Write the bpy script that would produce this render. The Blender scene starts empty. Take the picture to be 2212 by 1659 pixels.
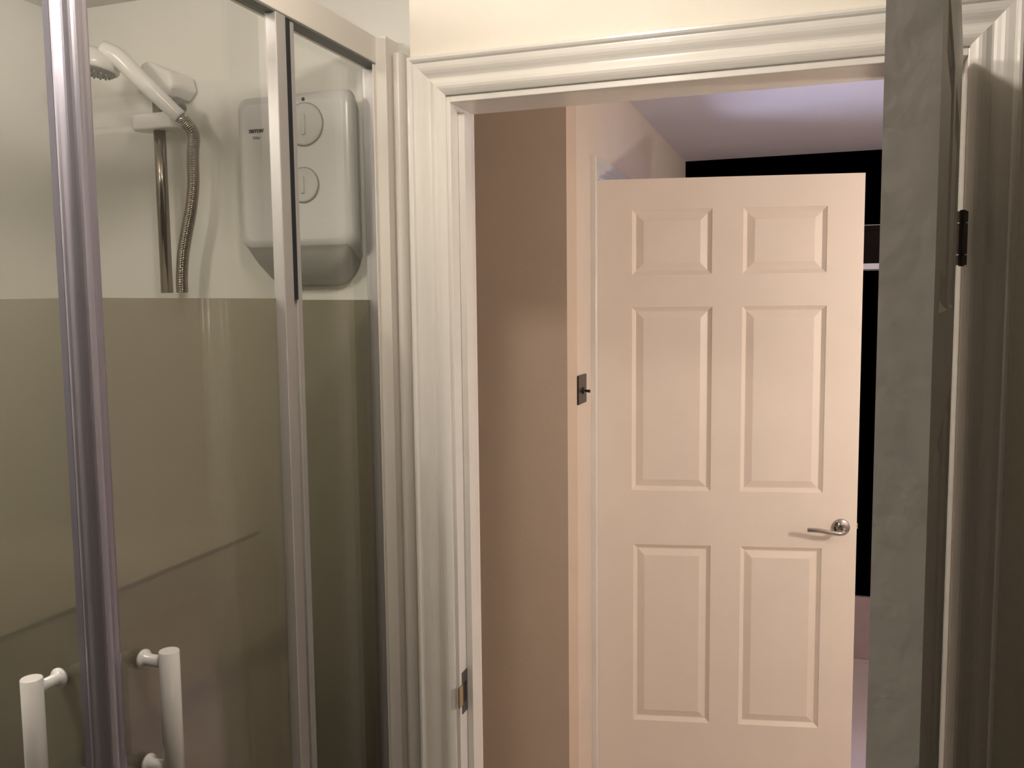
import bpy, bmesh, math, random
from mathutils import Vector, Matrix
from math import sin, cos, pi, radians, sqrt
random.seed(4)
S = bpy.context.scene
COL = S.collection
EYE = 1.66

# ------------------------------------------------------------------ camera, world, lights, exposure
cam_d = bpy.data.cameras.new('camera')
cam = bpy.data.objects.new('camera', cam_d); COL.objects.link(cam)
yaw, pitch, roll = radians(19.049), radians(5.222), radians(-0.6244)
fwd = Vector((-sin(yaw)*cos(pitch), cos(yaw)*cos(pitch), -sin(pitch)))
r0 = Vector((cos(yaw), sin(yaw), 0)); u0 = r0.cross(fwd)
right = r0*cos(roll) + u0*sin(roll); up = right.cross(fwd)
M = Matrix((( right.x, up.x, -fwd.x, 0), (right.y, up.y, -fwd.y, 0), (right.z, up.z, -fwd.z, EYE), (0, 0, 0, 1)))
cam.matrix_world = M
cam_d.sensor_fit = 'HORIZONTAL'; cam_d.sensor_width = 36.0
cam_d.lens = 1906.5/2212*36.0
cam_d.clip_start = 0.02
S.camera = cam

S.view_settings.view_transform = 'Standard'
S.view_settings.look = 'None'
S.view_settings.gamma = 1.0
S.view_settings.use_curve_mapping = False
S.view_settings.exposure = 0.0

w = bpy.data.worlds.new('world'); S.world = w; w.use_nodes = True
w.node_tree.nodes['Background'].inputs[0].default_value = (0.9, 0.85, 0.75, 1)
w.node_tree.nodes['Background'].inputs[1].default_value = 0.02

def point_light(name, loc, power, col, size):
    d = bpy.data.lights.new(name, 'POINT'); d.energy = power; d.color = col; d.shadow_soft_size = size
    o = bpy.data.objects.new(name, d); o.location = loc; COL.objects.link(o); return o
def area_light(name, loc, target, power, col, sx, sy):
    d = bpy.data.lights.new(name, 'AREA'); d.shape = 'RECTANGLE'; d.size = sx; d.size_y = sy
    d.energy = power; d.color = col
    o = bpy.data.objects.new(name, d); o.location = loc
    o.rotation_euler = (Vector(target)-Vector(loc)).to_track_quat('-Z', 'Y').to_euler()
    COL.objects.link(o); return o
point_light('bathroom_lamp_light', (-0.36, 0.66, 2.29), 13.5, (1.0, 0.90, 0.79), 0.045)
point_light('bathroom_fill_light', (-1.22, 0.30, 2.27), 15.5, (1.0, 0.91, 0.83), 0.07)  # added fill to brighten the shower and door edge, no known lamp here
point_light('landing_lamp_light', (1.08, 1.60, 1.62), 26.0, (1.0, 0.88, 0.80), 0.035)
area_light('bedroom_daylight', (-1.75, 2.95, 1.15), (-0.5, 2.9, 2.0), 46.0, (0.60, 0.63, 1.0), 0.8, 1.0)

# ------------------------------------------------------------------ materials
def mat(name, col, rough=0.5, metal=0.0, spec=0.5, noise=0.0, nscale=8.0, bump=0.0, bscale=60.0, coat=0.0):
    m = bpy.data.materials.new(name); m.use_nodes = True
    nt = m.node_tree; b = nt.nodes['Principled BSDF']
    b.inputs['Base Color'].default_value = (*col, 1); b.inputs['Roughness'].default_value = rough
    b.inputs['Metallic'].default_value = metal; b.inputs['Specular IOR Level'].default_value = spec
    b.inputs['Coat Weight'].default_value = coat
    tc = nt.nodes.new('ShaderNodeTexCoord')
    if noise > 0:
        n = nt.nodes.new('ShaderNodeTexNoise'); n.inputs['Scale'].default_value = nscale; n.inputs['Detail'].default_value = 5
        nt.links.new(tc.outputs['Object'], n.inputs['Vector'])
        r = nt.nodes.new('ShaderNodeValToRGB')
        r.color_ramp.elements[0].position = 0.3; r.color_ramp.elements[1].position = 0.7
        r.color_ramp.elements[0].color = (*[c*(1-noise) for c in col], 1)
        r.color_ramp.elements[1].color = (*[min(1, c*(1+noise)) for c in col], 1)
        nt.links.new(n.outputs['Fac'], r.inputs['Fac']); nt.links.new(r.outputs['Color'], b.inputs['Base Color'])
    if bump > 0:
        n2 = nt.nodes.new('ShaderNodeTexNoise'); n2.inputs['Scale'].default_value = bscale; n2.inputs['Detail'].default_value = 4
        nt.links.new(tc.outputs['Object'], n2.inputs['Vector'])
        bp = nt.nodes.new('ShaderNodeBump'); bp.inputs['Strength'].default_value = bump; bp.inputs['Distance'].default_value = 0.002
        nt.links.new(n2.outputs['Fac'], bp.inputs['Height']); nt.links.new(bp.outputs['Normal'], b.inputs['Normal'])
    return m
GLOSS = mat('white_gloss_paint', (0.80, 0.775, 0.73), 0.22, noise=0.03, bump=0.25, bscale=35)
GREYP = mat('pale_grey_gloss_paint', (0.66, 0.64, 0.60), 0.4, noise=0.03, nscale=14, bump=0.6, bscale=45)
CREAM = mat('cream_wall_paint', (0.84, 0.79, 0.70), 0.75, noise=0.015, bump=0.25, bscale=120)
SHWALL = mat('shower_wall_panel', (0.78, 0.77, 0.72), 0.32, noise=0.02, nscale=3, bump=0.12, bscale=12)
LAND = mat('landing_wall_paint', (0.74, 0.65, 0.55), 0.8, noise=0.02, bump=0.2, bscale=120)
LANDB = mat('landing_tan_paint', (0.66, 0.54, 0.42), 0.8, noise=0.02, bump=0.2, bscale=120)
LCEIL = mat('landing_ceiling_paint', (0.72, 0.69, 0.68), 0.85, noise=0.03, nscale=3)
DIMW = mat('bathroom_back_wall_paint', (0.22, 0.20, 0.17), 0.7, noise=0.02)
BLACKP = mat('black_wall_paint', (0.0004, 0.0004, 0.0005), 0.9, spec=0.0)
TAUPE = mat('taupe_skirting_paint', (0.36, 0.27, 0.25), 0.6, noise=0.04)
DOORW = mat('white_moulded_door_paint', (0.84, 0.75, 0.66), 0.42, noise=0.02, bump=0.12, bscale=80)
CHROME = mat('chrome', (0.45, 0.43, 0.41), 0.10, metal=1.0)
BCHROME = mat('bronzed_chrome', (0.30, 0.27, 0.22), 0.16, metal=1.0)
SATIN = mat('satin_aluminium', (0.42, 0.40, 0.46), 0.36, metal=0.85)
DARKAL = mat('dark_satin_aluminium', (0.16, 0.15, 0.19), 0.55, metal=0.3)
SATIN2 = mat('pale_satin_aluminium', (0.60, 0.58, 0.58), 0.42, metal=0.55)
WHITEAL = mat('white_coated_aluminium', (0.95, 0.90, 0.84), 0.35)
WPLAS = mat('white_plastic', (0.80, 0.79, 0.77), 0.22)
HPLAS = mat('heater_white_plastic', (0.62, 0.62, 0.63), 0.25)
GPLAS = mat('grey_plastic', (0.18, 0.19, 0.18), 0.4)
DPLAS = mat('dial_grey_plastic', (0.55, 0.545, 0.55), 0.3)
RUBBER = mat('black_rubber_seal', (0.012, 0.016, 0.024), 0.5)
BRONZE = mat('dark_bronze_metal', (0.035, 0.028, 0.024), 0.35, metal=0.4)
HINGE = mat('tarnished_hinge_metal', (0.10, 0.085, 0.08), 0.35, metal=0.8)
BRASS = mat('worn_brass', (0.55, 0.42, 0.22), 0.3, metal=1.0)
DSTEEL = mat('dull_steel', (0.14, 0.135, 0.125), 0.4, metal=0.7)
INK = mat('black_ink', (0.01, 0.01, 0.02), 0.5)
INK2 = mat('grey_ink', (0.30, 0.29, 0.29), 0.5)
TRAY = mat('white_acrylic', (0.62, 0.60, 0.54), 0.3)
LEDGE = mat('pale_ledge_panel', (0.86, 0.80, 0.70), 0.35, noise=0.02)
GROUT = mat('grey_sealant', (0.05, 0.048, 0.04), 0.6)
FLOORB = mat('bathroom_vinyl', (0.12, 0.10, 0.08), 0.5, noise=0.15, nscale=6)
WOODD = mat('dark_brown_frame', (0.010, 0.006, 0.005), 0.6, spec=0.1, noise=0.3, nscale=10)
SHELFW = mat('white_shelf', (0.80, 0.78, 0.80), 0.4)
DIFF = mat('lamp_diffuser', (0.9, 0.87, 0.8), 0.4)

def carpet():
    m = mat('taupe_carpet', (0.68, 0.56, 0.52), 0.95, noise=0.08, nscale=200, bump=0.8, bscale=400)
    nt = m.node_tree; b = nt.nodes['Principled BSDF']
    src = b.inputs['Base Color'].links[0].from_socket
    tc = nt.nodes.new('ShaderNodeTexCoord'); v = nt.nodes.new('ShaderNodeTexNoise'); v.inputs['Scale'].default_value = 26
    nt.links.new(tc.outputs['Object'], v.inputs['Vector'])
    r = nt.nodes.new('ShaderNodeValToRGB'); r.color_ramp.elements[0].position = 0.70; r.color_ramp.elements[1].position = 0.73
    nt.links.new(v.outputs['Fac'], r.inputs['Fac'])
    mx = nt.nodes.new('ShaderNodeMix'); mx.data_type = 'RGBA'
    nt.links.new(r.outputs['Color'], mx.inputs['Factor']); nt.links.new(src, mx.inputs['A'])
    mx.inputs['B'].default_value = (0.08, 0.05, 0.05, 1)
    nt.links.new(mx.outputs['Result'], b.inputs['Base Color'])
    return m
CARPET = carpet()

def glass(name, tint, film=False):
    m = bpy.data.materials.new(name); m.use_nodes = True; nt = m.node_tree
    for n in list(nt.nodes):
        if n.type != 'OUTPUT_MATERIAL': nt.nodes.remove(n)
    out = [n for n in nt.nodes if n.type == 'OUTPUT_MATERIAL'][0]
    tr = nt.nodes.new('ShaderNodeBsdfTransparent'); tr.inputs[0].default_value = (*tint, 1)
    gl = nt.nodes.new('ShaderNodeBsdfGlossy'); gl.inputs['Roughness'].default_value = 0.03 if not film else 0.42
    gl.inputs['Color'].default_value = (1, 1, 1, 1)
    # Schlick reflectance that treats both sides of the pane alike
    lw = nt.nodes.new('ShaderNodeLayerWeight'); lw.inputs['Blend'].default_value = 0.5
    pw = nt.nodes.new('ShaderNodeMath'); pw.operation = 'POWER'; pw.inputs[1].default_value = 5.0
    nt.links.new(lw.outputs['Facing'], pw.inputs[0])
    fr = nt.nodes.new('ShaderNodeMath'); fr.operation = 'MULTIPLY_ADD'; fr.inputs[1].default_value = 0.95; fr.inputs[2].default_value = 0.035
    nt.links.new(pw.outputs[0], fr.inputs[0])
    base = tr.outputs[0]
    if film:
        df = nt.nodes.new('ShaderNodeBsdfDiffuse'); df.inputs['Color'].default_value = (0.42, 0.385, 0.315, 1)
        tc = nt.nodes.new('ShaderNodeTexCoord'); n = nt.nodes.new('ShaderNodeTexNoise'); n.inputs['Scale'].default_value = 2.0
        nt.links.new(tc.outputs['Object'], n.inputs['Vector'])
        mr = nt.nodes.new('ShaderNodeMapRange'); mr.inputs['To Min'].default_value = 0.38; mr.inputs['To Max'].default_value = 0.44
        nt.links.new(n.outputs['Fac'], mr.inputs['Value'])
        m1 = nt.nodes.new('ShaderNodeMixShader'); nt.links.new(mr.outputs['Result'], m1.inputs[0])
        nt.links.new(tr.outputs[0], m1.inputs[1]); nt.links.new(df.outputs[0], m1.inputs[2]); base = m1.outputs[0]
    ms = nt.nodes.new('ShaderNodeMixShader')
    nt.links.new(fr.outputs[0], ms.inputs[0]); nt.links.new(base, ms.inputs[1]); nt.links.new(gl.outputs[0], ms.inputs[2])
    nt.links.new(ms.outputs[0], out.inputs['Surface'])
    return m
GLASS = glass('clear_glass', (0.97, 0.975, 0.96))
FILM = glass('frosted_film', (0.72, 0.70, 0.62), film=True)

# ------------------------------------------------------------------ helpers
def link(name, bm, m, parent=None, smooth=False, bevel=0.0, seg=2, loc=None):
    bmesh.ops.recalc_face_normals(bm, faces=bm.faces)
    me = bpy.data.meshes.new(name); bm.to_mesh(me); bm.free()
    me.materials.append(m)
    o = bpy.data.objects.new(name, me); COL.objects.link(o)
    if parent: o.parent = parent
    if smooth:
        for p in me.polygons: p.use_smooth = True
    if bevel > 0:
        b = o.modifiers.new('bevel', 'BEVEL'); b.width = bevel; b.segments = seg; b.limit_method = 'ANGLE'; b.angle_limit = radians(35)
    return o
def box(bm, x0, x1, y0, y1, z0, z1):
    vs = [bm.verts.new(p) for p in ((x0,y0,z0),(x1,y0,z0),(x1,y1,z0),(x0,y1,z0),(x0,y0,z1),(x1,y0,z1),(x1,y1,z1),(x0,y1,z1))]
    for f in ((0,3,2,1),(4,5,6,7),(0,1,5,4),(1,2,6,5),(2,3,7,6),(3,0,4,7)): bm.faces.new([vs[i] for i in f])
    return bm
def boxes(name, lst, m, parent=None, **k):
    bm = bmesh.new()
    for b in lst: box(bm, *b)
    return link(name, bm, m, parent, **k)
def structure(o, label=None):
    o['kind'] = 'structure'
    if label: o['label'] = label
    return o
def tag(o, label, cat, group=None):
    o['label'] = label; o['category'] = cat
    if group: o['group'] = group
    return o
def empty(name, loc, rz=0.0):
    o = bpy.data.objects.new(name, None); o.location = loc; o.rotation_euler = (0, 0, rz); o.empty_display_size = 0.05
    COL.objects.link(o); return o
def frames(path):
    T = []
    n = len(path)
    for i in range(n):
        a = path[max(0, i-1)]; b = path[min(n-1, i+1)]; T.append((b-a).normalized())
    up_ = Vector((0, 0, 1)) if abs(T[0].z) < 0.9 else Vector((1, 0, 0))
    N = [(up_ - T[0]*up_.dot(T[0])).normalized()]
    for i in range(1, n):
        v = N[-1] - T[i]*N[-1].dot(T[i]); N.append(v.normalized())
    return T, N
def tube(bm, path, radii, seg=24, flat=1.0, caps=True):
    path = [Vector(p) for p in path]; T, N = frames(path)
    if not hasattr(radii, '__len__'): radii = [radii]*len(path)
    rings = []
    for p, t, n, r in zip(path, T, N, radii):
        b = t.cross(n)
        rings.append([bm.verts.new(p + n*cos(2*pi*k/seg)*r + b*sin(2*pi*k/seg)*r*flat) for k in range(seg)])
    for a, b in zip(rings, rings[1:]):
        for k in range(seg): bm.faces.new((a[k], a[(k+1) % seg], b[(k+1) % seg], b[k]))
    if caps: bm.faces.new(rings[0]); bm.faces.new(rings[-1][::-1])
    return bm
def lathe(bm, c, axis, prof, seg=40, sx=1.0):
    """prof: list of (distance along axis, radius)"""
    c = Vector(c); a = Vector(axis).normalized()
    u = a.orthogonal().normalized(); v = a.cross(u); rings = []
    for h, r in prof:
        rings.append([bm.verts.new(c + a*h + u*cos(2*pi*k/seg)*r*sx + v*sin(2*pi*k/seg)*r) for k in range(seg)])
    for p, q in zip(rings, rings[1:]):
        for k in range(seg): bm.faces.new((p[k], p[(k+1) % seg], q[(k+1) % seg], q[k]))
    bm.faces.new(rings[0]); bm.faces.new(rings[-1][::-1])
    return bm
def smooth_path(pts, n=6):
    P = [Vector(p) for p in pts]; out = []
    for i in range(len(P)-1):
        p0 = P[max(i-1, 0)]; p1 = P[i]; p2 = P[i+1]; p3 = P[min(i+2, len(P)-1)]
        for k in range(n):
            t = k/n
            out.append(0.5*((2*p1)+(-p0+p2)*t+(2*p0-5*p1+4*p2-p3)*t*t+(-p0+3*p1-3*p2+p3)*t**3))
    out.append(P[-1]); return out
def prism(bm, poly, z0, z1):
    a = [bm.verts.new((x, y, z0)) for x, y in poly]; b = [bm.verts.new((x, y, z1)) for x, y in poly]
    n = len(poly)
    for i in range(n): bm.faces.new((a[i], a[(i+1) % n], b[(i+1) % n], b[i]))
    bm.faces.new(a[::-1]); bm.faces.new(b)
    return bm

# ------------------------------------------------------------------ the setting
DW = 1.355                 # bathroom face of the door wall
DB = 1.4532                # landing face of the door wall
XL, XR = -0.568, 0.1855     # lining faces
HT = EYE + 0.325           # underside of the head lining
structure(boxes('floor', [(-1.75, 1.75, -1.35, 1.40, -0.05, 0.0)], FLOORB), 'bathroom floor of plain brown vinyl')
structure(boxes('floor_landing', [(-3.4, 1.75, 1.40, 4.40, -0.05, 0.0)], CARPET), 'taupe carpet on the landing beyond the doorway')
structure(boxes('ceiling', [(-1.75, 1.75, -1.35, 1.63, 2.36, 2.40)], CREAM), 'bathroom ceiling')
structure(boxes('ceiling_landing', [(-3.4, 1.75, 1.4532, 4.40, 2.318, 2.358)], LCEIL), 'pale landing ceiling with a lilac cast')
# wall with the doorway: two piers and the part over the door
structure(boxes('wall_front', [(-0.638, XL-0.02, DW, DB, 0, 2.36), (XR+0.02, 1.75, DW, DB, 0, 2.36), (XL-0.02, XR+0.02, DW, DB, HT+0.02, 2.36)], CREAM),
          'cream wall around the bathroom doorway')
structure(boxes('wall_alcove', [(-1.66, -0.630, 1.60, 1.618, 0, 2.36), (-0.638, -0.630, DB, 1.60, 0, 2.36)], SHWALL), 'pale grey panelled wall behind the shower')
structure(boxes('wall_left', [(-1.66, -1.62, 0.0, 1.60, 0, 2.36)], SHWALL), 'pale panelled wall at the left end of the shower')
structure(boxes('wall_left_rear', [(-1.66, -1.62, -1.30, 0.0, 0, 2.36)], DIMW), 'bathroom side wall behind the viewer')
structure(boxes('wall_back', [(-1.66, 1.0, -1.34, -1.30, 0, 2.36)], DIMW), 'bathroom wall behind the viewer')
structure(boxes('wall_right', [(0.96, 1.0, -1.30, DW, 0, 2.36)], DIMW), 'bathroom wall behind the open door')
# landing
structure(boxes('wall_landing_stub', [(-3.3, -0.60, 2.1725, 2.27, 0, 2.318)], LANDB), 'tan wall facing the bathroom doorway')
DY0, DY1 = 2.478, 3.235    # bedroom doorway along the landing side wall
structure(boxes('wall_landing_side', [(-0.70, -0.60, 2.27, DY0-0.02, 0, 2.318), (-0.70, -0.60, DY1+0.02, 4.285, 0, 2.318), (-0.70, -0.60, DY0-0.02, DY1+0.02, 2.03, 2.318)], LAND),
          'cream landing wall with a light switch and the second doorway')
structure(boxes('wall_landing_far', [(-3.3, 1.75, 4.285, 4.34, 0.295, 2.318)], BLACKP), 'black painted wall at the far end of the landing')
structure(boxes('baseboard_far', [(-0.60, 1.70, 4.262, 4.34, 0.0, 0.295)], TAUPE, bevel=0.004), 'deep taupe baseboard under the black wall')
structure(boxes('wall_landing_right', [(1.70, 1.75, DB, 4.285, 0, 2.318)], LAND), 'landing wall to the right, out of sight behind the open door')
structure(boxes('wall_landing_left', [(-3.34, -3.30, DB, 4.285, 0, 2.318)], LAND), 'outer wall of the room beyond the second doorway')
structure(boxes('wall_landing_behind', [(-3.3, -0.662, 1.622, 1.66, 0, 2.318)], LAND), 'landing wall running behind the shower alcove')

def sweep_frame(name, m, prof, x0, x1, zt, plane, side, axis='x', parent=None):
    """mitred moulding round an opening. prof: (w outwards from opening, d proud of wall)."""
    bm = bmesh.new(); rings = []
    for i, (w_, d) in enumerate(prof):
        pts = [(x0-w_, 0.0), (x0-w_, zt+w_), (x1+w_, zt+w_), (x1+w_, 0.0)]
        if axis == 'x': rings.append([bm.verts.new((x, plane+side*d, z)) for x, z in pts])
        else: rings.append([bm.verts.new((plane+side*d, x, z)) for x, z in pts])
    n = len(rings)
    for i in range(n):
        a, b = rings[i], rings[(i+1) % n]
        for k in range(3): bm.faces.new((a[k], a[k+1], b[k+1], b[k]))
    bm.faces.new([r[0] for r in rings]); bm.faces.new([r[3] for r in rings][::-1])
    return link(name, bm, m, parent)
ogee = [(0.0, 0.0), (0.0, 0.006), (0.0015, 0.0075), (0.0055, 0.0105), (0.009, 0.0125), (0.013, 0.0135), (0.018, 0.0125), (0.022, 0.0102), (0.025, 0.0085),
        (0.0275, 0.0085), (0.031, 0.0105), (0.035, 0.0135), (0.039, 0.0158), (0.043, 0.0168), (0.049, 0.0172), (0.0505, 0.0172), (0.053, 0.0205), (0.056, 0.0225), (0.0595, 0.0225), (0.061, 0.0205), (0.061, 0.0)]
A0, A1, AZ = -0.5745, 0.1870, EYE+0.336
arch = structure(sweep_frame('trim_1', GLOSS, ogee, A0, A1, AZ, DW-0.0005, -1), 'white moulded architrave around the bathroom doorway')
# lining of the bathroom doorway
ln = boxes('trim_2', [(XL-0.02, XL, DW-0.002, DB, 0, HT+0.02), (XR, XR+0.02, DW-0.002, DB, 0, HT+0.02), (XL, XR, DW-0.002, DB, HT, HT+0.02)], GLOSS, bevel=0.0012)
structure(ln, 'white door lining of the bathroom doorway')
SY = 1.3850
boxes('door_stop', [(XL, XL+0.0115, SY, SY+0.03, 0, EYE+0.3145)], GLOSS, ln, bevel=0.001)
boxes('door_stop', [(XR-0.010, XR, SY+0.006, SY+0.036, 0, EYE+0.3145)], GLOSS, ln, bevel=0.001)
# strike plate on the left lining
bm = bmesh.new()
zc = EYE-0.672
for (y0, y1, z0, z1) in ((1.3620, 1.3850, zc-0.037, zc-0.018), (1.3620, 1.3850, zc+0.018, zc+0.037), (1.3620, 1.3670, zc-0.018, zc+0.018), (1.3800, 1.3850, zc-0.018, zc+0.018)):
    box(bm, XL-0.0002, XL+0.0012, y0, y1, z0, z1)
pl = link('strike_plate', bm, DSTEEL, ln); pl['label'] = 'dull steel latch strike plate'
tg = boxes('strike_lip', [(XL-0.0002, XL+0.0022, 1.3455, 1.3620, zc-0.020, zc+0.017)], BRASS, pl, bevel=0.0008)
hl = boxes('latch_hole', [(XL-0.0004, XL+0.0006, 1.3670, 1.3800, zc-0.018, zc+0.018)], INK, pl)
# architrave and lining of the second doorway (in the landing side wall)
simple = [(0.0, 0.0), (0.0, 0.010), (0.004, 0.014), (0.020, 0.013), (0.024, 0.010), (0.030, 0.012), (0.040, 0.017), (0.050, 0.017), (0.052, 0.014), (0.052, 0.0)]
t3 = structure(sweep_frame('trim_3', GLOSS, simple, DY0-0.006, DY1+0.006, 2.012, -0.5998, 1, axis='y'), 'white architrave of the second doorway on the landing')
t4 = structure(boxes('trim_4', [(-0.715, -0.598, DY0-0.02, DY0, 0, 2.03), (-0.715, -0.598, DY1, DY1+0.02, 0, 2.03), (-0.715, -0.598, DY0, DY1, 2.008, 2.03)], GLOSS, bevel=0.001), 'door lining of the second doorway')

# ------------------------------------------------------------------ doors
def panel_door(name, L, H, T, panels, m, both=True):
    """leaf in local coords: x along the leaf 0..L, y 0..T (front face y=0), z 0..H"""
    bm = bmesh.new()
    xs = sorted({0, L, *[p[0] for p in panels], *[p[1] for p in panels]})
    zs = sorted({0, H, *[p[2] for p in panels], *[p[3] for p in panels]})
    def face_side(y, sgn):
        for i in range(len(xs)-1):
            for j in range(len(zs)-1):
                cx, cz = (xs[i]+xs[i+1])/2, (zs[j]+zs[j+1])/2
                if any(p[0] < cx < p[1] and p[2] < cz < p[3] for p in panels): continue
                bm.faces.new([bm.verts.new(q) for q in ((xs[i], y, zs[j]), (xs[i+1], y, zs[j]), (xs[i+1], y, zs[j+1]), (xs[i], y, zs[j+1]))])
        steps = [(0, 0), (0.002, 0.0022), (0.0095, 0.0075), (0.0115, 0.0086), (0.0140, 0.0080), (0.0300, 0.0022), (0.0320, 0.0016)]
        for (a, b, c, d) in panels:
            rings = []
            for off, dep in steps:
                yy = y + sgn*dep
                rings.append([bm.verts.new(q) for q in ((a+off, yy, c+off), (b-off, yy, c+off), (b-off, yy, d-off), (a+off, yy, d-off))])
            for r1, r2 in zip(rings, rings[1:]):
                for k in range(4): bm.faces.new((r1[k], r1[(k+1) % 4], r2[(k+1) % 4], r2[k]))
            bm.faces.new(rings[-1])
    face_side(0.0, 1); face_side(T, -1)
    for q in (((0,0,0),(0,T,0),(0,T,H),(0,0,H)), ((L,0,0),(L,T,0),(L,T,H),(L,0,H)), ((0,0,0),(L,0,0),(L,T,0),(0,T,0)), ((0,0,H),(L,0,H),(L,T,H),(0,T,H))):
        bm.faces.new([bm.verts.new(p) for p in q])
    bmesh.ops.remove_doubles(bm, verts=bm.verts, dist=1e-5)
    return link(name, bm, m)
def knuckle_hinge(name, parent, x, y, z, h, r, m, leafw):
    bm = bmesh.new()
    n = 3
    for i in range(n):
        a = z - h/2 + h*(0, 0.2, 0.78)[i]; b = z - h/2 + h*(0.2, 0.78, 1.0)[i]
        tube(bm, [(x, y, a+0.0006), (x, y, a+0.0012), (x, y, b-0.0012), (x, y, b-0.0006)], [r*0.9, r, r, r*0.9], 20)
    tube(bm, [(x, y, z-h/2-0.001), (x, y, z+h/2+0.001)], r*0.55, 14)
    o = link(name, bm, m, parent, smooth=False)
    bm = bmesh.new(); box(bm, x+0.001, x+leafw, y+r*0.2, y+r*0.2+0.002, z-h/2, z+h/2)
    link('hinge_leaf', bm, m, o)
    return o

# second door, standing open across the landing, seen face on
DL, DH, DT = 0.7175, 1.981, 0.035
base_z = EYE + 0.3392 - DH
def zz(v): return DH + v
pan = [(0.0960, 0.3150, zz(-0.2643), zz(-0.0847)), (0.3985, 0.6215, zz(-0.2643), zz(-0.0847)),
       (0.0960, 0.3170, zz(-0.8755), zz(-0.3540)), (0.3985, 0.6240, zz(-0.8755), zz(-0.3540)),
       (0.1010, 0.3190, zz(-1.5580), zz(-1.0330)), (0.4020, 0.6245, zz(-1.5580), zz(-1.0330))]
d2 = panel_door('door_2', DL, DH, DT, pan, DOORW)
d2.location = (-0.585, 2.442, base_z); d2.rotation_euler = (0, 0, radians(12.078))
structure(d2, 'white six-panel door standing open across the landing, chrome lever handle')
d2['category'] = 'door'
# lever handle
hx, hz = 0.6750, zz(-0.9707)
bm = bmesh.new(); lathe(bm, (hx, 0.0, hz), (0, -1, 0), [(0, 0.0232), (0.004, 0.0234), (0.008, 0.0226), (0.0095, 0.0205), (0.0095, 0.0120), (0.014, 0.0100)], 40)
rose = link('lever_handle', bm, CHROME, d2, smooth=False); rose['label'] = 'chrome lever handle on a round rose'
for p in rose.data.polygons: p.use_smooth = len(p.vertices) == 4
bm = bmesh.new()
pth = smooth_path([(hx, -0.008, hz), (hx, -0.030, hz-0.001), (hx-0.003, -0.046, hz-0.004), (hx-0.014, -0.053, hz-0.006), (hx-0.040, -0.054, hz-0.0035), (hx-0.070, -0.052, hz+0.0010), (hx-0.1005, -0.048, hz+0.0015)], 6)
tube(bm, pth, [0.0078 if i < 14 else 0.0062 for i in range(len(pth))], 20, flat=0.85)
link('lever', bm, CHROME, rose, smooth=True)
boxes('latch_bolt', [(DL, DL+0.006, 0.010, 0.024, hz-0.008, hz+0.008)], BRASS, d2, bevel=0.002)
for hz_ in (EYE+0.108-base_z, EYE-1.20-base_z):
    knuckle_hinge('hinge', d2, -0.0035, 0.004, hz_, 0.072, 0.0045, DOORW, 0.003)

# bathroom door, opened towards the viewer so that only its free edge is seen
BL, BH, BT = 0.751, 1.972, 0.031
bp = [(0.10, 0.34, 1.64, 1.86), (0.42, 0.66, 1.64, 1.86), (0.10, 0.34, 0.95, 1.54), (0.42, 0.66, 0.95, 1.54), (0.10, 0.34, 0.20, 0.75), (0.42, 0.66, 0.20, 0.75)]
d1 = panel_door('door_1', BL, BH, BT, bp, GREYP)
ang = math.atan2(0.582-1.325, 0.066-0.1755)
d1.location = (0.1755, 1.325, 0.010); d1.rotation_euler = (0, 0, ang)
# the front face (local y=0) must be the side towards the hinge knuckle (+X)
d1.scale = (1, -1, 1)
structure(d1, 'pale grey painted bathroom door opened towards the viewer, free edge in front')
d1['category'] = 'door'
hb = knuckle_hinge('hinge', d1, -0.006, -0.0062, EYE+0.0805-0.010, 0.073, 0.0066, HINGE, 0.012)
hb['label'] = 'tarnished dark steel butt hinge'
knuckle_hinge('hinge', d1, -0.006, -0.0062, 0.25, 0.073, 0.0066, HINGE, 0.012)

# ------------------------------------------------------------------ light switch on the landing wall
sw = empty('light_switch', (-0.600, 2.310, EYE-0.2335))
tag(sw, 'dark bronze light switch on the cream landing wall beside the second door', 'light switch')
bm = bmesh.new()
box(bm, 0.0, 0.005, -0.044, 0.044, -0.0395, 0.0395)
link('plate', bm, BRONZE, sw, bevel=0.003)
bm = bmesh.new(); lathe(bm, (0.005, 0.002, -0.004), (1, 0, 0), [(0, 0.009), (0.004, 0.0085), (0.005, 0.006)], 24)
cl = link('collar', bm, BRONZE, sw)
bm = bmesh.new(); tube(bm, [(0.008, 0.002, -0.004), (0.015, 0.002, -0.0045), (0.021, 0.002, -0.005), (0.025, 0.002, -0.005)], [0.0025, 0.003, 0.0045, 0.004], 16)
link('toggle', bm, BRONZE, sw, smooth=True)

# ------------------------------------------------------------------ shelf and box on the black wall
sh = boxes('wall_shelf', [(-0.25, 1.05, 4.08, 4.285, EYE+0.128, EYE+0.153)], SHELFW, bevel=0.002)
tag(sh, 'white floating shelf on the black wall beyond the second door', 'shelf')
fr_ = empty('framed_picture', (0.33, 4.16, EYE+0.153)); fr_.rotation_euler = (radians(-4), 0, 0)
tag(fr_, 'dark brown framed picture standing on the white shelf', 'picture')
FW, FH = 0.42, 0.168
boxes('frame', [(-FW/2, FW/2, 0, 0.018, 0, 0.022), (-FW/2, FW/2, 0, 0.018, FH-0.022, FH), (-FW/2, -FW/2+0.022, 0, 0.018, 0.022, FH-0.022), (FW/2-0.022, FW/2, 0, 0.018, 0.022, FH-0.022)], WOODD, fr_, bevel=0.002)
boxes('picture_panel', [(-FW/2+0.02, FW/2-0.02, 0.006, 0.014, 0.02, FH-0.02)], WOODD, fr_)
te = boxes('top_edge', [(-FW/2, FW/2, 0.0, 0.012, FH, FH+0.002)], SHELFW, fr_); te['label'] = 'thin light edge strip'

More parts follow.
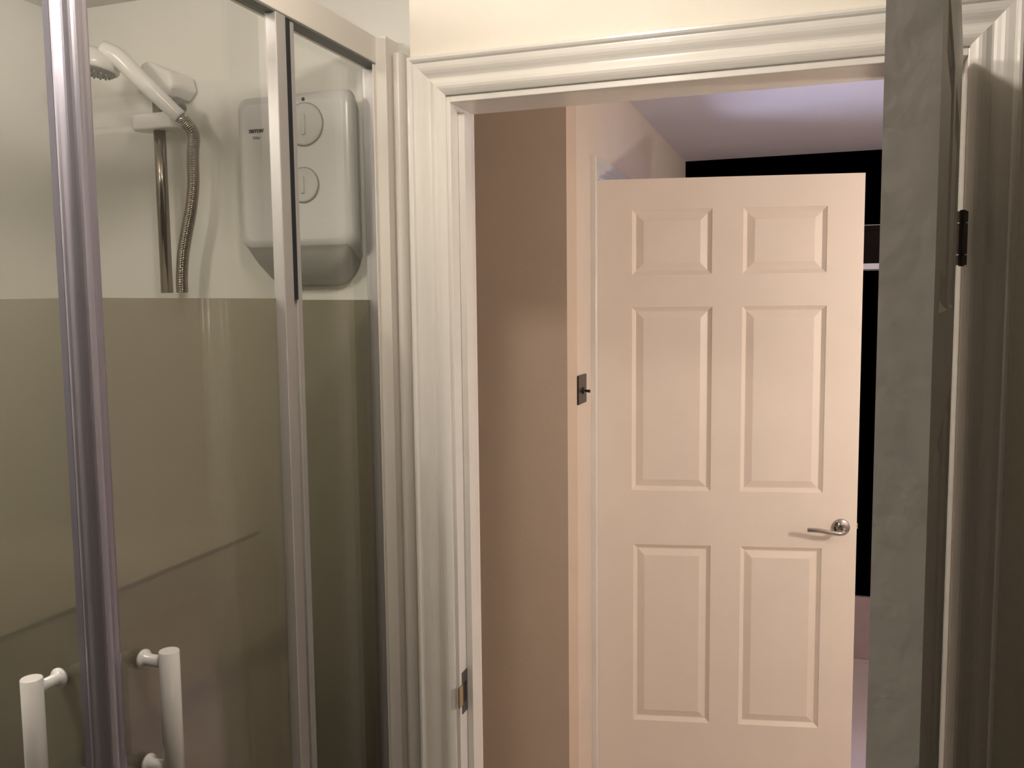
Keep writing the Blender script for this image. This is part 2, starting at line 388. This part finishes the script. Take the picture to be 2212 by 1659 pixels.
# ------------------------------------------------------------------ shower enclosure
GX = -0.803                 # outer face of the sliding door frames
POST_Y = 0.835
RZ0, RZ1 = EYE+0.458, EYE+0.508
FZ = EYE+0.012              # top of the frosted band
TZ = 0.13                   # top of tray rim
enc = empty('shower_enclosure', (GX, POST_Y, 0))
tag(enc, 'corner shower enclosure with sliding glass doors, frosted below eye level, white top rail', 'shower enclosure')
def E(name, lst, m, parent=None, **k):
    o = boxes(name, [(a-GX, b-GX, c-POST_Y, d-POST_Y, e, f) for a, b, c, d, e, f in lst], m, parent or enc, **k); return o
def EB(name, bm, m, parent=None, **k):
    bmesh.ops.translate(bm, verts=bm.verts, vec=(-GX, -POST_Y, 0)); return link(name, bm, m, parent or enc, **k)
tr_ = E('top_rail', [(-0.845, GX, 0.80, 1.5905, RZ0, RZ1), (-1.62, -0.845, 0.80, 0.842, RZ0, RZ1)], WHITEAL, bevel=0.002)
tr_['label'] = 'white coated top rail'
E('rail_gasket', [(-0.832, GX-0.002, 0.84, 1.5905, RZ0-0.0025, RZ0), (-1.62, -0.845, 0.806, 0.83, RZ0-0.0025, RZ0)], GPLAS, tr_)
E('bottom_rail', [(-0.845, GX, 0.80, 1.5905, TZ, TZ+0.03), (-1.62, -0.845, 0.80, 0.842, TZ, TZ+0.03)], WHITEAL, bevel=0.002)
ZB, ZT = TZ+0.03, RZ0-0.002
# right-hand sliding door
s1 = E('sliding_door', [(-0.820, -0.814, 0.8395, 1.245, ZB, ZT)], GLASS)
E('frosted_film', [(-0.8209, -0.8203, 0.842, 1.222, ZB, FZ)], FILM, s1)
def half_round(x0, x1, y0, y1, z0, z1, bulge, n=10):
    """profile whose +x face is rounded"""
    bm = bmesh.new(); poly = [(x0, y0)]
    for k in range(n+1):
        t = k/n; y = y0+(y1-y0)*t
        poly.append((x1 - bulge*(2*t-1)**2, y))
    poly.append((x0, y1)); return prism(bm, poly, z0, z1)
bm = bmesh.new()
prism(bm, [(-0.832, 0.840), (-0.832, 0.811), (-0.829, 0.8085), (-0.826, 0.8080), (-0.822, 0.8085)] + [(-0.8165+0.0155*sin(a), 0.824-0.0155*cos(a)) for a in [radians(10*k) for k in range(0, 10)]] + [(-0.8025, 0.830), (-0.803, 0.836), (-0.805, 0.840)], ZB, ZT)
EB('edge_profile', bm, SATIN, s1)
rp = E('rear_edge_profile', [(-0.823, GX, 1.221, 1.248, ZB, ZT)], SATIN2, s1, bevel=0.0015)
E('rear_seal', [(-0.828, -0.8045, 1.2485, 1.2625, FZ-0.002, ZT)], RUBBER, s1, bevel=0.001)
# left-hand sliding door
s2 = E('sliding_door', [(-1.24, -0.8495, 0.823, 0.829, ZB, ZT)], GLASS)
E('frosted_film', [(-1.24, -0.8495, 0.8293, 0.8299, ZB, FZ)], FILM, s2)
bm = bmesh.new(); prism(bm, [(-0.850, 0.846), (-0.850, 0.820), (-0.847, 0.816), (-0.8335, 0.812), (-0.8325, 0.846)], ZB, ZT)
EB('edge_profile', bm, DARKAL, s2)
# fixed panels
f1 = E('fixed_panel', [(-0.840, -0.834, 1.279, 1.575, ZB, ZT)], GLASS)
E('frosted_film', [(-0.8409, -0.8403, 1.279, 1.575, ZB, FZ-0.002)], FILM, f1)
E('front_edge_profile', [(-0.842, -0.808, 1.2635, 1.279, ZB, ZT)], SATIN2, f1, bevel=0.001)
f2 = E('fixed_panel', [(-1.60, -1.20, 0.833, 0.839, ZB, ZT)], GLASS)
E('frosted_film', [(-1.60, -1.24, 0.8393, 0.8399, ZB, FZ)], FILM, f2)
# wall profiles
wp = E('wall_profile', [(-0.808, -0.8055, 1.545, 1.5995, TZ, EYE+0.509), (-0.8055, -0.782, 1.553, 1.5995, TZ, EYE+0.507)], WHITEAL, bevel=0.0008)
wp['label'] = 'white wall profile'
EB('profile_cover', half_round(0, 0.001, 0, 0.001, 0, 0.001, 0.0), WHITEAL, wp)
bpy.data.objects.remove(bpy.data.objects['profile_cover'], do_unlink=True)
bm = bmesh.new()
poly = [(-0.780, 1.5995)] + [(-0.780+0.024*t, 1.578-0.012*sin(pi*t)**0.7) for t in [i/10 for i in range(11)]] + [(-0.756, 1.5995)]
prism(bm, poly, TZ, EYE+0.478); EB('profile_cover', bm, WHITEAL, wp)
E('inner_channel', [(-0.846, -0.822, 1.575, 1.5995, TZ, RZ0)], SATIN2, bevel=0.001)
E('wall_profile', [(-1.6195, -1.596, 0.815, 0.850, TZ, EYE+0.475)], WHITEAL, bevel=0.001)
# bar handles
def bar_handle(parent, base, out, z_top, label):
    """base: xy where the pegs meet the glass, out: unit xy away from the glass"""
    o = Vector((base[0]-GX, base[1]-POST_Y, 0)); d = Vector((out[0], out[1], 0)); R = 0.0128; L = 0.165; off = 0.042
    bm = bmesh.new(); c = o + d*off
    tube(bm, [(c.x, c.y, z_top-L), (c.x, c.y, z_top-L+0.001), (c.x, c.y, z_top-0.001), (c.x, c.y, z_top)], [R-0.001, R, R, R-0.001], 32)
    h = link('handle', bm, WPLAS, parent, smooth=False); h['label'] = label
    for p in h.data.polygons: p.use_smooth = len(p.vertices) == 4
    for z in (z_top-0.0165, z_top-0.157+0.0):
        lathe_bm = bmesh.new(); p0 = o + Vector((0, 0, z))
        lathe(lathe_bm, p0, d, [(0, 0.0125), (0.003, 0.0128), (0.005, 0.0115), (0.007, 0.0075), (off-R*0.7, 0.0078)], 28)
        b_ = link('handle_peg', lathe_bm, WPLAS, parent, smooth=False)
        for p in b_.data.polygons: p.use_smooth = len(p.vertices) == 4
    return h
bar_handle(s1, (-0.8135, 0.885), (1, 0), EYE-0.4350, 'white tubular handle')
bar_handle(s2, (-0.886, 0.8225), (0, -1), EYE-0.4430, 'white tubular handle')

# shower tray
tray = empty('shower_tray', (-1.20, 1.22, 0)); tag(tray, 'white square shower tray under the glass enclosure', 'shower tray')
bm = bmesh.new()
X0, X1, Y0, Y1 = -1.618, -0.79, 0.79, 1.598
def rect(off, z): return [bm.verts.new((x+1.20, y-1.22, z)) for x, y in ((X0+off, Y0+off), (X1-off, Y0+off), (X1-off, Y1-off), (X0+off, Y1-off))]
rs = [rect(0, 0), rect(0, TZ-0.006), rect(0.005, TZ), rect(0.055, TZ), rect(0.065, TZ-0.01), rect(0.085, TZ-0.06), rect(0.12, TZ-0.065)]
for a, b in zip(rs, rs[1:]):
    for k in range(4): bm.faces.new((a[k], a[(k+1) % 4], b[(k+1) % 4], b[k]))
bm.faces.new(rs[-1]); bm.faces.new(rs[0][::-1])
link('tray_body', bm, TRAY, tray)
bm = bmesh.new(); lathe(bm, (0.0, 0.25, TZ-0.065), (0, 0, 1), [(0, 0.055), (0.004, 0.055), (0.007, 0.045)], 32); link('drain_cover', bm, CHROME, tray)

# stepped ledge inside the shower, behind the frosted band
LZ, LZ2 = EYE-0.49, EYE-0.742
lg = empty('shower_ledge', (-1.35, 1.22, 0)); tag(lg, 'pale stepped ledge dimly seen through the frosted glass of the middle pane', 'ledge')
def LB(name, a, m, **k): return boxes(name, [(x0+1.35, x1+1.35, y0-1.22, y1-1.22, z0, z1) for x0, x1, y0, y1, z0, z1 in a], m, lg, **k)
LB('upper_step', [(-1.618, -1.135, 0.90, 1.598, TZ+0.01, LZ)], LEDGE, bevel=0.002)
bm = bmesh.new()
a_ = [bm.verts.new((x+1.35, -0.32, z)) for x, z in ((-1.134, TZ+0.01), (-1.03, TZ+0.01), (-1.03, EYE-0.70), (-1.134, LZ-0.003))]
b_ = [bm.verts.new((v.co.x, 0.378, v.co.z)) for v in a_]
for k in range(4): bm.faces.new((a_[k], a_[(k+1) % 4], b_[(k+1) % 4], b_[k]))
bm.faces.new(a_); bm.faces.new(b_[::-1])
link('sloping_front', bm, LEDGE, lg)
LB('sealant_line', [(-1.146, -1.134, 0.898, 1.598, LZ-0.004, LZ+0.001)], GROUT)
LB('sealant_line', [(-1.046, -1.028, 0.898, 1.598, EYE-0.715, EYE-0.670)], GROUT)

# ------------------------------------------------------------------ riser rail, slider, shower head, hose
rr = empty('riser_rail', (-1.307, 1.545, EYE+0.03)); tag(rr, 'chrome shower riser rail on the wall left of the white heater box', 'shower rail')
bm = bmesh.new(); tube(bm, [(0, 0, 0), (0, 0, 0.455)], 0.0122, 28)
o = link('pole', bm, BCHROME, rr, smooth=False)
for p in o.data.polygons: p.use_smooth = len(p.vertices) == 4
# top wall bracket: wedge-shaped white block from the wall to the pole
bm = bmesh.new()
prof = [(-0.024, 0.478-0.03+0.0), (0.034, 0.430-0.03), (0.052, 0.452-0.03), (0.046, 0.480-0.03), (-0.010, 0.508-0.03), (-0.030, 0.500-0.03)]
front = [bm.verts.new((x, -0.018, z)) for x, z in prof]; back = [bm.verts.new((x*1.15, 0.054, z)) for x, z in prof]
n = len(prof)
for i in range(n): bm.faces.new((front[i], front[(i+1) % n], back[(i+1) % n], back[i]))
bm.faces.new(front); bm.faces.new(back[::-1])
b_ = link('wall_bracket', bm, WPLAS, rr, bevel=0.008, seg=4); b_['label'] = 'white wedge-shaped wall bracket'
# slider clamp: stadium shaped bar across the pole
bm = bmesh.new(); pts = []
N_ = 12
xl, xr, yy0, yy1 = -0.056, 0.066, -0.030, 0.020
zm = 0.353
cx0, cx1, ry = xl+0.022, xr-0.018, 0.025
for k in range(N_+1):
    a = pi/2 + pi*k/N_; pts.append((cx0+0.022*cos(a), -0.005+ry*sin(a)))
for k in range(N_+1):
    a = -pi/2 + pi*k/N_; pts.append((cx1+0.018*cos(a), -0.005+ry*sin(a)))
prism(bm, pts, zm-0.016, zm+0.016)
sl = link('slider', bm, WPLAS, rr, bevel=0.006, seg=4); sl['label'] = 'white slider clamp holding the shower head'
bm = bmesh.new(); lathe(bm, (0.066, -0.022, zm+0.024), (0.62, -0.18, -0.75), [(-0.012, 0.0145), (-0.006, 0.017), (0.010, 0.015)], 28); cu = link('holder_cup', bm, GPLAS, rr)
for p in cu.data.polygons: p.use_smooth = len(p.vertices) == 4

shd = empty('shower_head', (-1.235, 1.515, EYE+0.385)); tag(shd, 'white hand shower head clipped to the riser rail', 'shower head')
o0 = Vector((-1.235, 1.515, EYE+0.385))
def L_(p): return Vector((p[0], p[1], p[2]+EYE)) - o0
bm = bmesh.new()
pth = smooth_path([L_((-1.2265, 1.512, 0.383)), L_((-1.245, 1.497, 0.405)), L_((-1.268, 1.478, 0.434)), L_((-1.293, 1.460, 0.465)), L_((-1.318, 1.448, 0.493)), L_((-1.345, 1.440, 0.505))], 5)
rad = [0.0142 + 0.0052*(i/(len(pth)-1)) + (0.004*max(0, i/(len(pth)-1)-0.7)) for i in range(len(pth))]
tube(bm, pth, rad, 28)
link('handle', bm, WPLAS, shd, smooth=True)
hc = L_((-1.373, 1.440, 0.490)); nrm = Vector((-0.16, -0.10, -1)).normalized()
bm = bmesh.new(); lathe(bm, hc, nrm, [(-0.026, 0.004), (-0.0255, 0.014), (-0.023, 0.026), (-0.017, 0.038), (-0.008, 0.047), (0.004, 0.0515), (0.014, 0.0515), (0.018, 0.049)], 48)
hd = link('head_shell', bm, WPLAS, shd, smooth=True)
bm = bmesh.new(); lathe(bm, hc, nrm, [(0.012, 0.046), (0.0195, 0.046), (0.0225, 0.043), (0.024, 0.036)], 40)
for rr_, cnt in ((0.036, 18), (0.026, 12), (0.015, 7), (0.005, 1)):
    uu = nrm.orthogonal().normalized(); vv = nrm.cross(uu)
    for k in range(cnt):
        c_ = hc + uu*rr_*cos(2*pi*k/cnt) + vv*rr_*sin(2*pi*k/cnt)
        lathe(bm, c_, nrm, [(0.0235, 0.0022), (0.027, 0.0016)], 8)
sp = link('spray_plate', bm, GPLAS, shd); sp['label'] = 'dark grey spray plate with nozzles'

hs = None
bm = bmesh.new()
pts = [(-1.2205, 1.513, 0.377), (-1.209, 1.522, 0.360), (-1.2075, 1.528, 0.345), (-1.2125, 1.530, 0.318), (-1.2143, 1.53, 0.2953), (-1.2156, 1.53, 0.2488), (-1.2238, 1.53, 0.2022), (-1.2367, 1.53, 0.1555), (-1.2486, 1.53, 0.1084), (-1.2547, 1.53, 0.0606), (-1.2552, 1.53, 0.0299)]
pth = smooth_path([Vector((p[0]+1.22, p[1]-1.53, p[2])) for p in pts], 28)
# resample evenly and ripple the radius so that the wound steel shows
d_ = [0.0]
for a, b in zip(pth, pth[1:]): d_.append(d_[-1]+(b-a).length)
tot = d_[-1]; step = 0.0009; even = []; j = 0; s_ = 0.0
while s_ < tot:
    while d_[j+1] < s_: j += 1
    t = (s_-d_[j])/(d_[j+1]-d_[j]); even.append(pth[j].lerp(pth[j+1], t)); s_ += step
tube(bm, even, [0.0122 - 0.0013*(i % 4 == 0) for i in range(len(even))], 18)
hs = link('shower_hose', bm, BCHROME, None, smooth=True); hs.location = (-1.22, 1.53, EYE)
tag(hs, 'ribbed steel shower hose hanging beside the riser rail', 'hose')
bm = bmesh.new(); tube(bm, [pth[0]+Vector((-0.006, -0.003, 0.008)), pth[0], pth[10], pth[22]], [0.0105, 0.0112, 0.0108, 0.0102], 24)
cn = link('hose_connector', bm, CHROME, hs, smooth=True)

# ------------------------------------------------------------------ electric shower heater
ht = empty('electric_shower', (-0.970, 1.60, EYE+0.05)); tag(ht, 'white electric shower heater box with two dials on the shower wall', 'electric shower')
bm = bmesh.new()
def rr_ring(xa, xb, za, zb, r, y, n=8):
    out = []
    for cx, cz, a0 in ((xb-r, zb-r, 0), (xa+r, zb-r, pi/2), (xa+r, za+r, pi), (xb-r, za+r, 3*pi/2)):
        for k in range(n+1):
            a = a0 + pi/2*k/n; out.append(bm.verts.new((cx+r*cos(a), y, cz+r*sin(a))))
    return out
# front cover (local: x about -0.970, z about EYE+0.05)
def cover(name, y_front, xa, xb, za, zb, r, m, y_back, xa2, xb2, za2, zb2):
    global bm
    bm = bmesh.new()
    rings = [rr_ring(xa2, xb2, za2, zb2, r, y_back), rr_ring(xa-0.000, xb+0.000, za-0.000, zb, r, y_front+0.022), rr_ring(xa+0.002, xb-0.002, za+0.002, zb-0.002, r, y_front+0.010),
             rr_ring(xa+0.007, xb-0.007, za+0.007, zb-0.007, r, y_front+0.003), rr_ring(xa+0.018, xb-0.018, za+0.018, zb-0.018, r*0.8, y_front)]
    for a, b in zip(rings, rings[1:]):
        n = len(a)
        for k in range(n): bm.faces.new((a[k], a[(k+1) % n], b[(k+1) % n], b[k]))
    bm.faces.new(rings[-1]); bm.faces.new(rings[0][::-1])
    return link(name, bm, m, ht, smooth=False, bevel=0.0)
cv = cover('front_cover', -0.082, -0.131, 0.128, 0.062, 0.362, 0.022, HPLAS, 0.0, -0.118, 0.103, 0.030, 0.352)
for p in cv.data.polygons: p.use_smooth = len(p.vertices) == 4
# lower body: rounded underside tucked below the cover
bm = bmesh.new()
lo = []
def under(y, z0, xa, xb, r, zt, n=8):
    out = [bm.verts.new((xb, y, zt))]
    for cx, a0 in ((xb-r, 0), (xa+r, -pi/2)):
        for k in range(n+1):
            a = a0 - pi/2*k/n; out.append(bm.verts.new((cx+r*cos(a), y, z0+r+r*sin(a))))
    out.append(bm.verts.new((xa, y, zt))); return out
R1 = under(-0.001, -0.010, -0.112, 0.100, 0.06, 0.12); R2 = under(-0.030, -0.006, -0.116, 0.105, 0.06, 0.12); R3 = under(-0.060, 0.018, -0.120, 0.112, 0.06, 0.12); R4 = under(-0.076, 0.052, -0.122, 0.116, 0.035, 0.12)
for a, b in ((R1, R2), (R2, R3), (R3, R4)):
    for k in range(len(a)): bm.faces.new((a[k], a[(k+1) % len(a)], b[(k+1) % len(a)], b[k]))
bm.faces.new(R4); bm.faces.new(R1[::-1])
UPL = mat('heater_underside_shaded', (0.30, 0.30, 0.28), 0.4)  # darker than the cover plastic: underside shade put into the colour
ub = link('lower_body', bm, UPL, ht, smooth=True); ub['label'] = 'rounded underside, shade put into its colour'
yf = -0.0835
for (kx, kz, r) in ((0.028, 0.298, 0.040), (0.022, 0.183, 0.033)):
    kx_, kz_ = kx, kz
    b2 = bmesh.new(); lathe(b2, (kx_, yf+0.002, kz_), (0, -1, 0), [(0, r), (0.003, r), (0.0045, r*0.96), (0.005, r*0.90)], 44)
    kn = link('dial', b2, DPLAS, ht); 
    for p in kn.data.polygons: p.use_smooth = len(p.vertices) == 4
    kn['label'] = 'round grey dial'
    b2 = bmesh.new(); lathe(b2, (kx_, yf+0.0025, kz_), (0, -1, 0), [(0, r+0.0022), (0.0012, r+0.0022)], 44); link('dial_ring', b2, INK2, kn)
    boxes('pointer', [(kx_-0.004, kx_+0.004, yf-0.006, yf-0.002, kz_-r*0.5, kz_+r*0.5)], DPLAS, kn, bevel=0.002)
boxes('indicator_light', [(0.024, 0.030, yf-0.0005, yf+0.001, 0.343, 0.349)], INK, ht, bevel=0.001)
def text(name, s, size, x, z, m, shear=0.0, bold=0.0, parent=None, y=0.0):
    c = bpy.data.curves.new(name, 'FONT'); c.body = s; c.size = size; c.shear = shear; c.offset = bold; c.extrude = 0.0004
    c.align_x = 'CENTER'; c.align_y = 'CENTER'
    t = bpy.data.objects.new(name+'_src', c); COL.objects.link(t)
    dg = bpy.context.evaluated_depsgraph_get(); me = bpy.data.meshes.new_from_object(t.evaluated_get(dg))
    bpy.data.objects.remove(t, do_unlink=True)
    me.materials.clear(); me.materials.append(m)
    o = bpy.data.objects.new(name, me); COL.objects.link(o); o.parent = parent
    o.location = (x, y, z); o.rotation_euler = (pi/2, 0, 0); return o
text('brand_lettering', 'TRITON', 0.0092, -0.083, 0.293, INK, 0.3, 0.0003, ht, yf+0.0006)
text('model_lettering', 'T80si', 0.0080, -0.083, 0.280, INK2, 0.25, 0.0, ht, yf+0.0006)

# ------------------------------------------------------------------ ceiling lamp over the bathroom
lp = empty('ceiling_light', (-0.42, 0.66, 2.36)); tag(lp, 'small round white ceiling light above the shower door, just out of frame', 'ceiling light')
bm = bmesh.new(); lathe(bm, (0, 0, 0), (0, 0, -1), [(0, 0.055), (0.012, 0.055), (0.02, 0.045), (0.03, 0.022), (0.045, 0.018)], 40); lb = link('lamp_base', bm, WPLAS, lp)
lp2 = lp.copy(); COL.objects.link(lp2); lp2.location = (-1.22, 0.30, 2.36); lb2 = lb.copy(); COL.objects.link(lb2); lb2.parent = lp2  # second fixture is an unseen copy, added to go with the fill light
lp['label'] = 'small round white ceiling light nearest the doorway'; lp2['label'] = 'small round white fixture added for the unseen fill light by the left shower pane'
lp['group'] = lp2['group'] = 'bathroom ceiling lights'
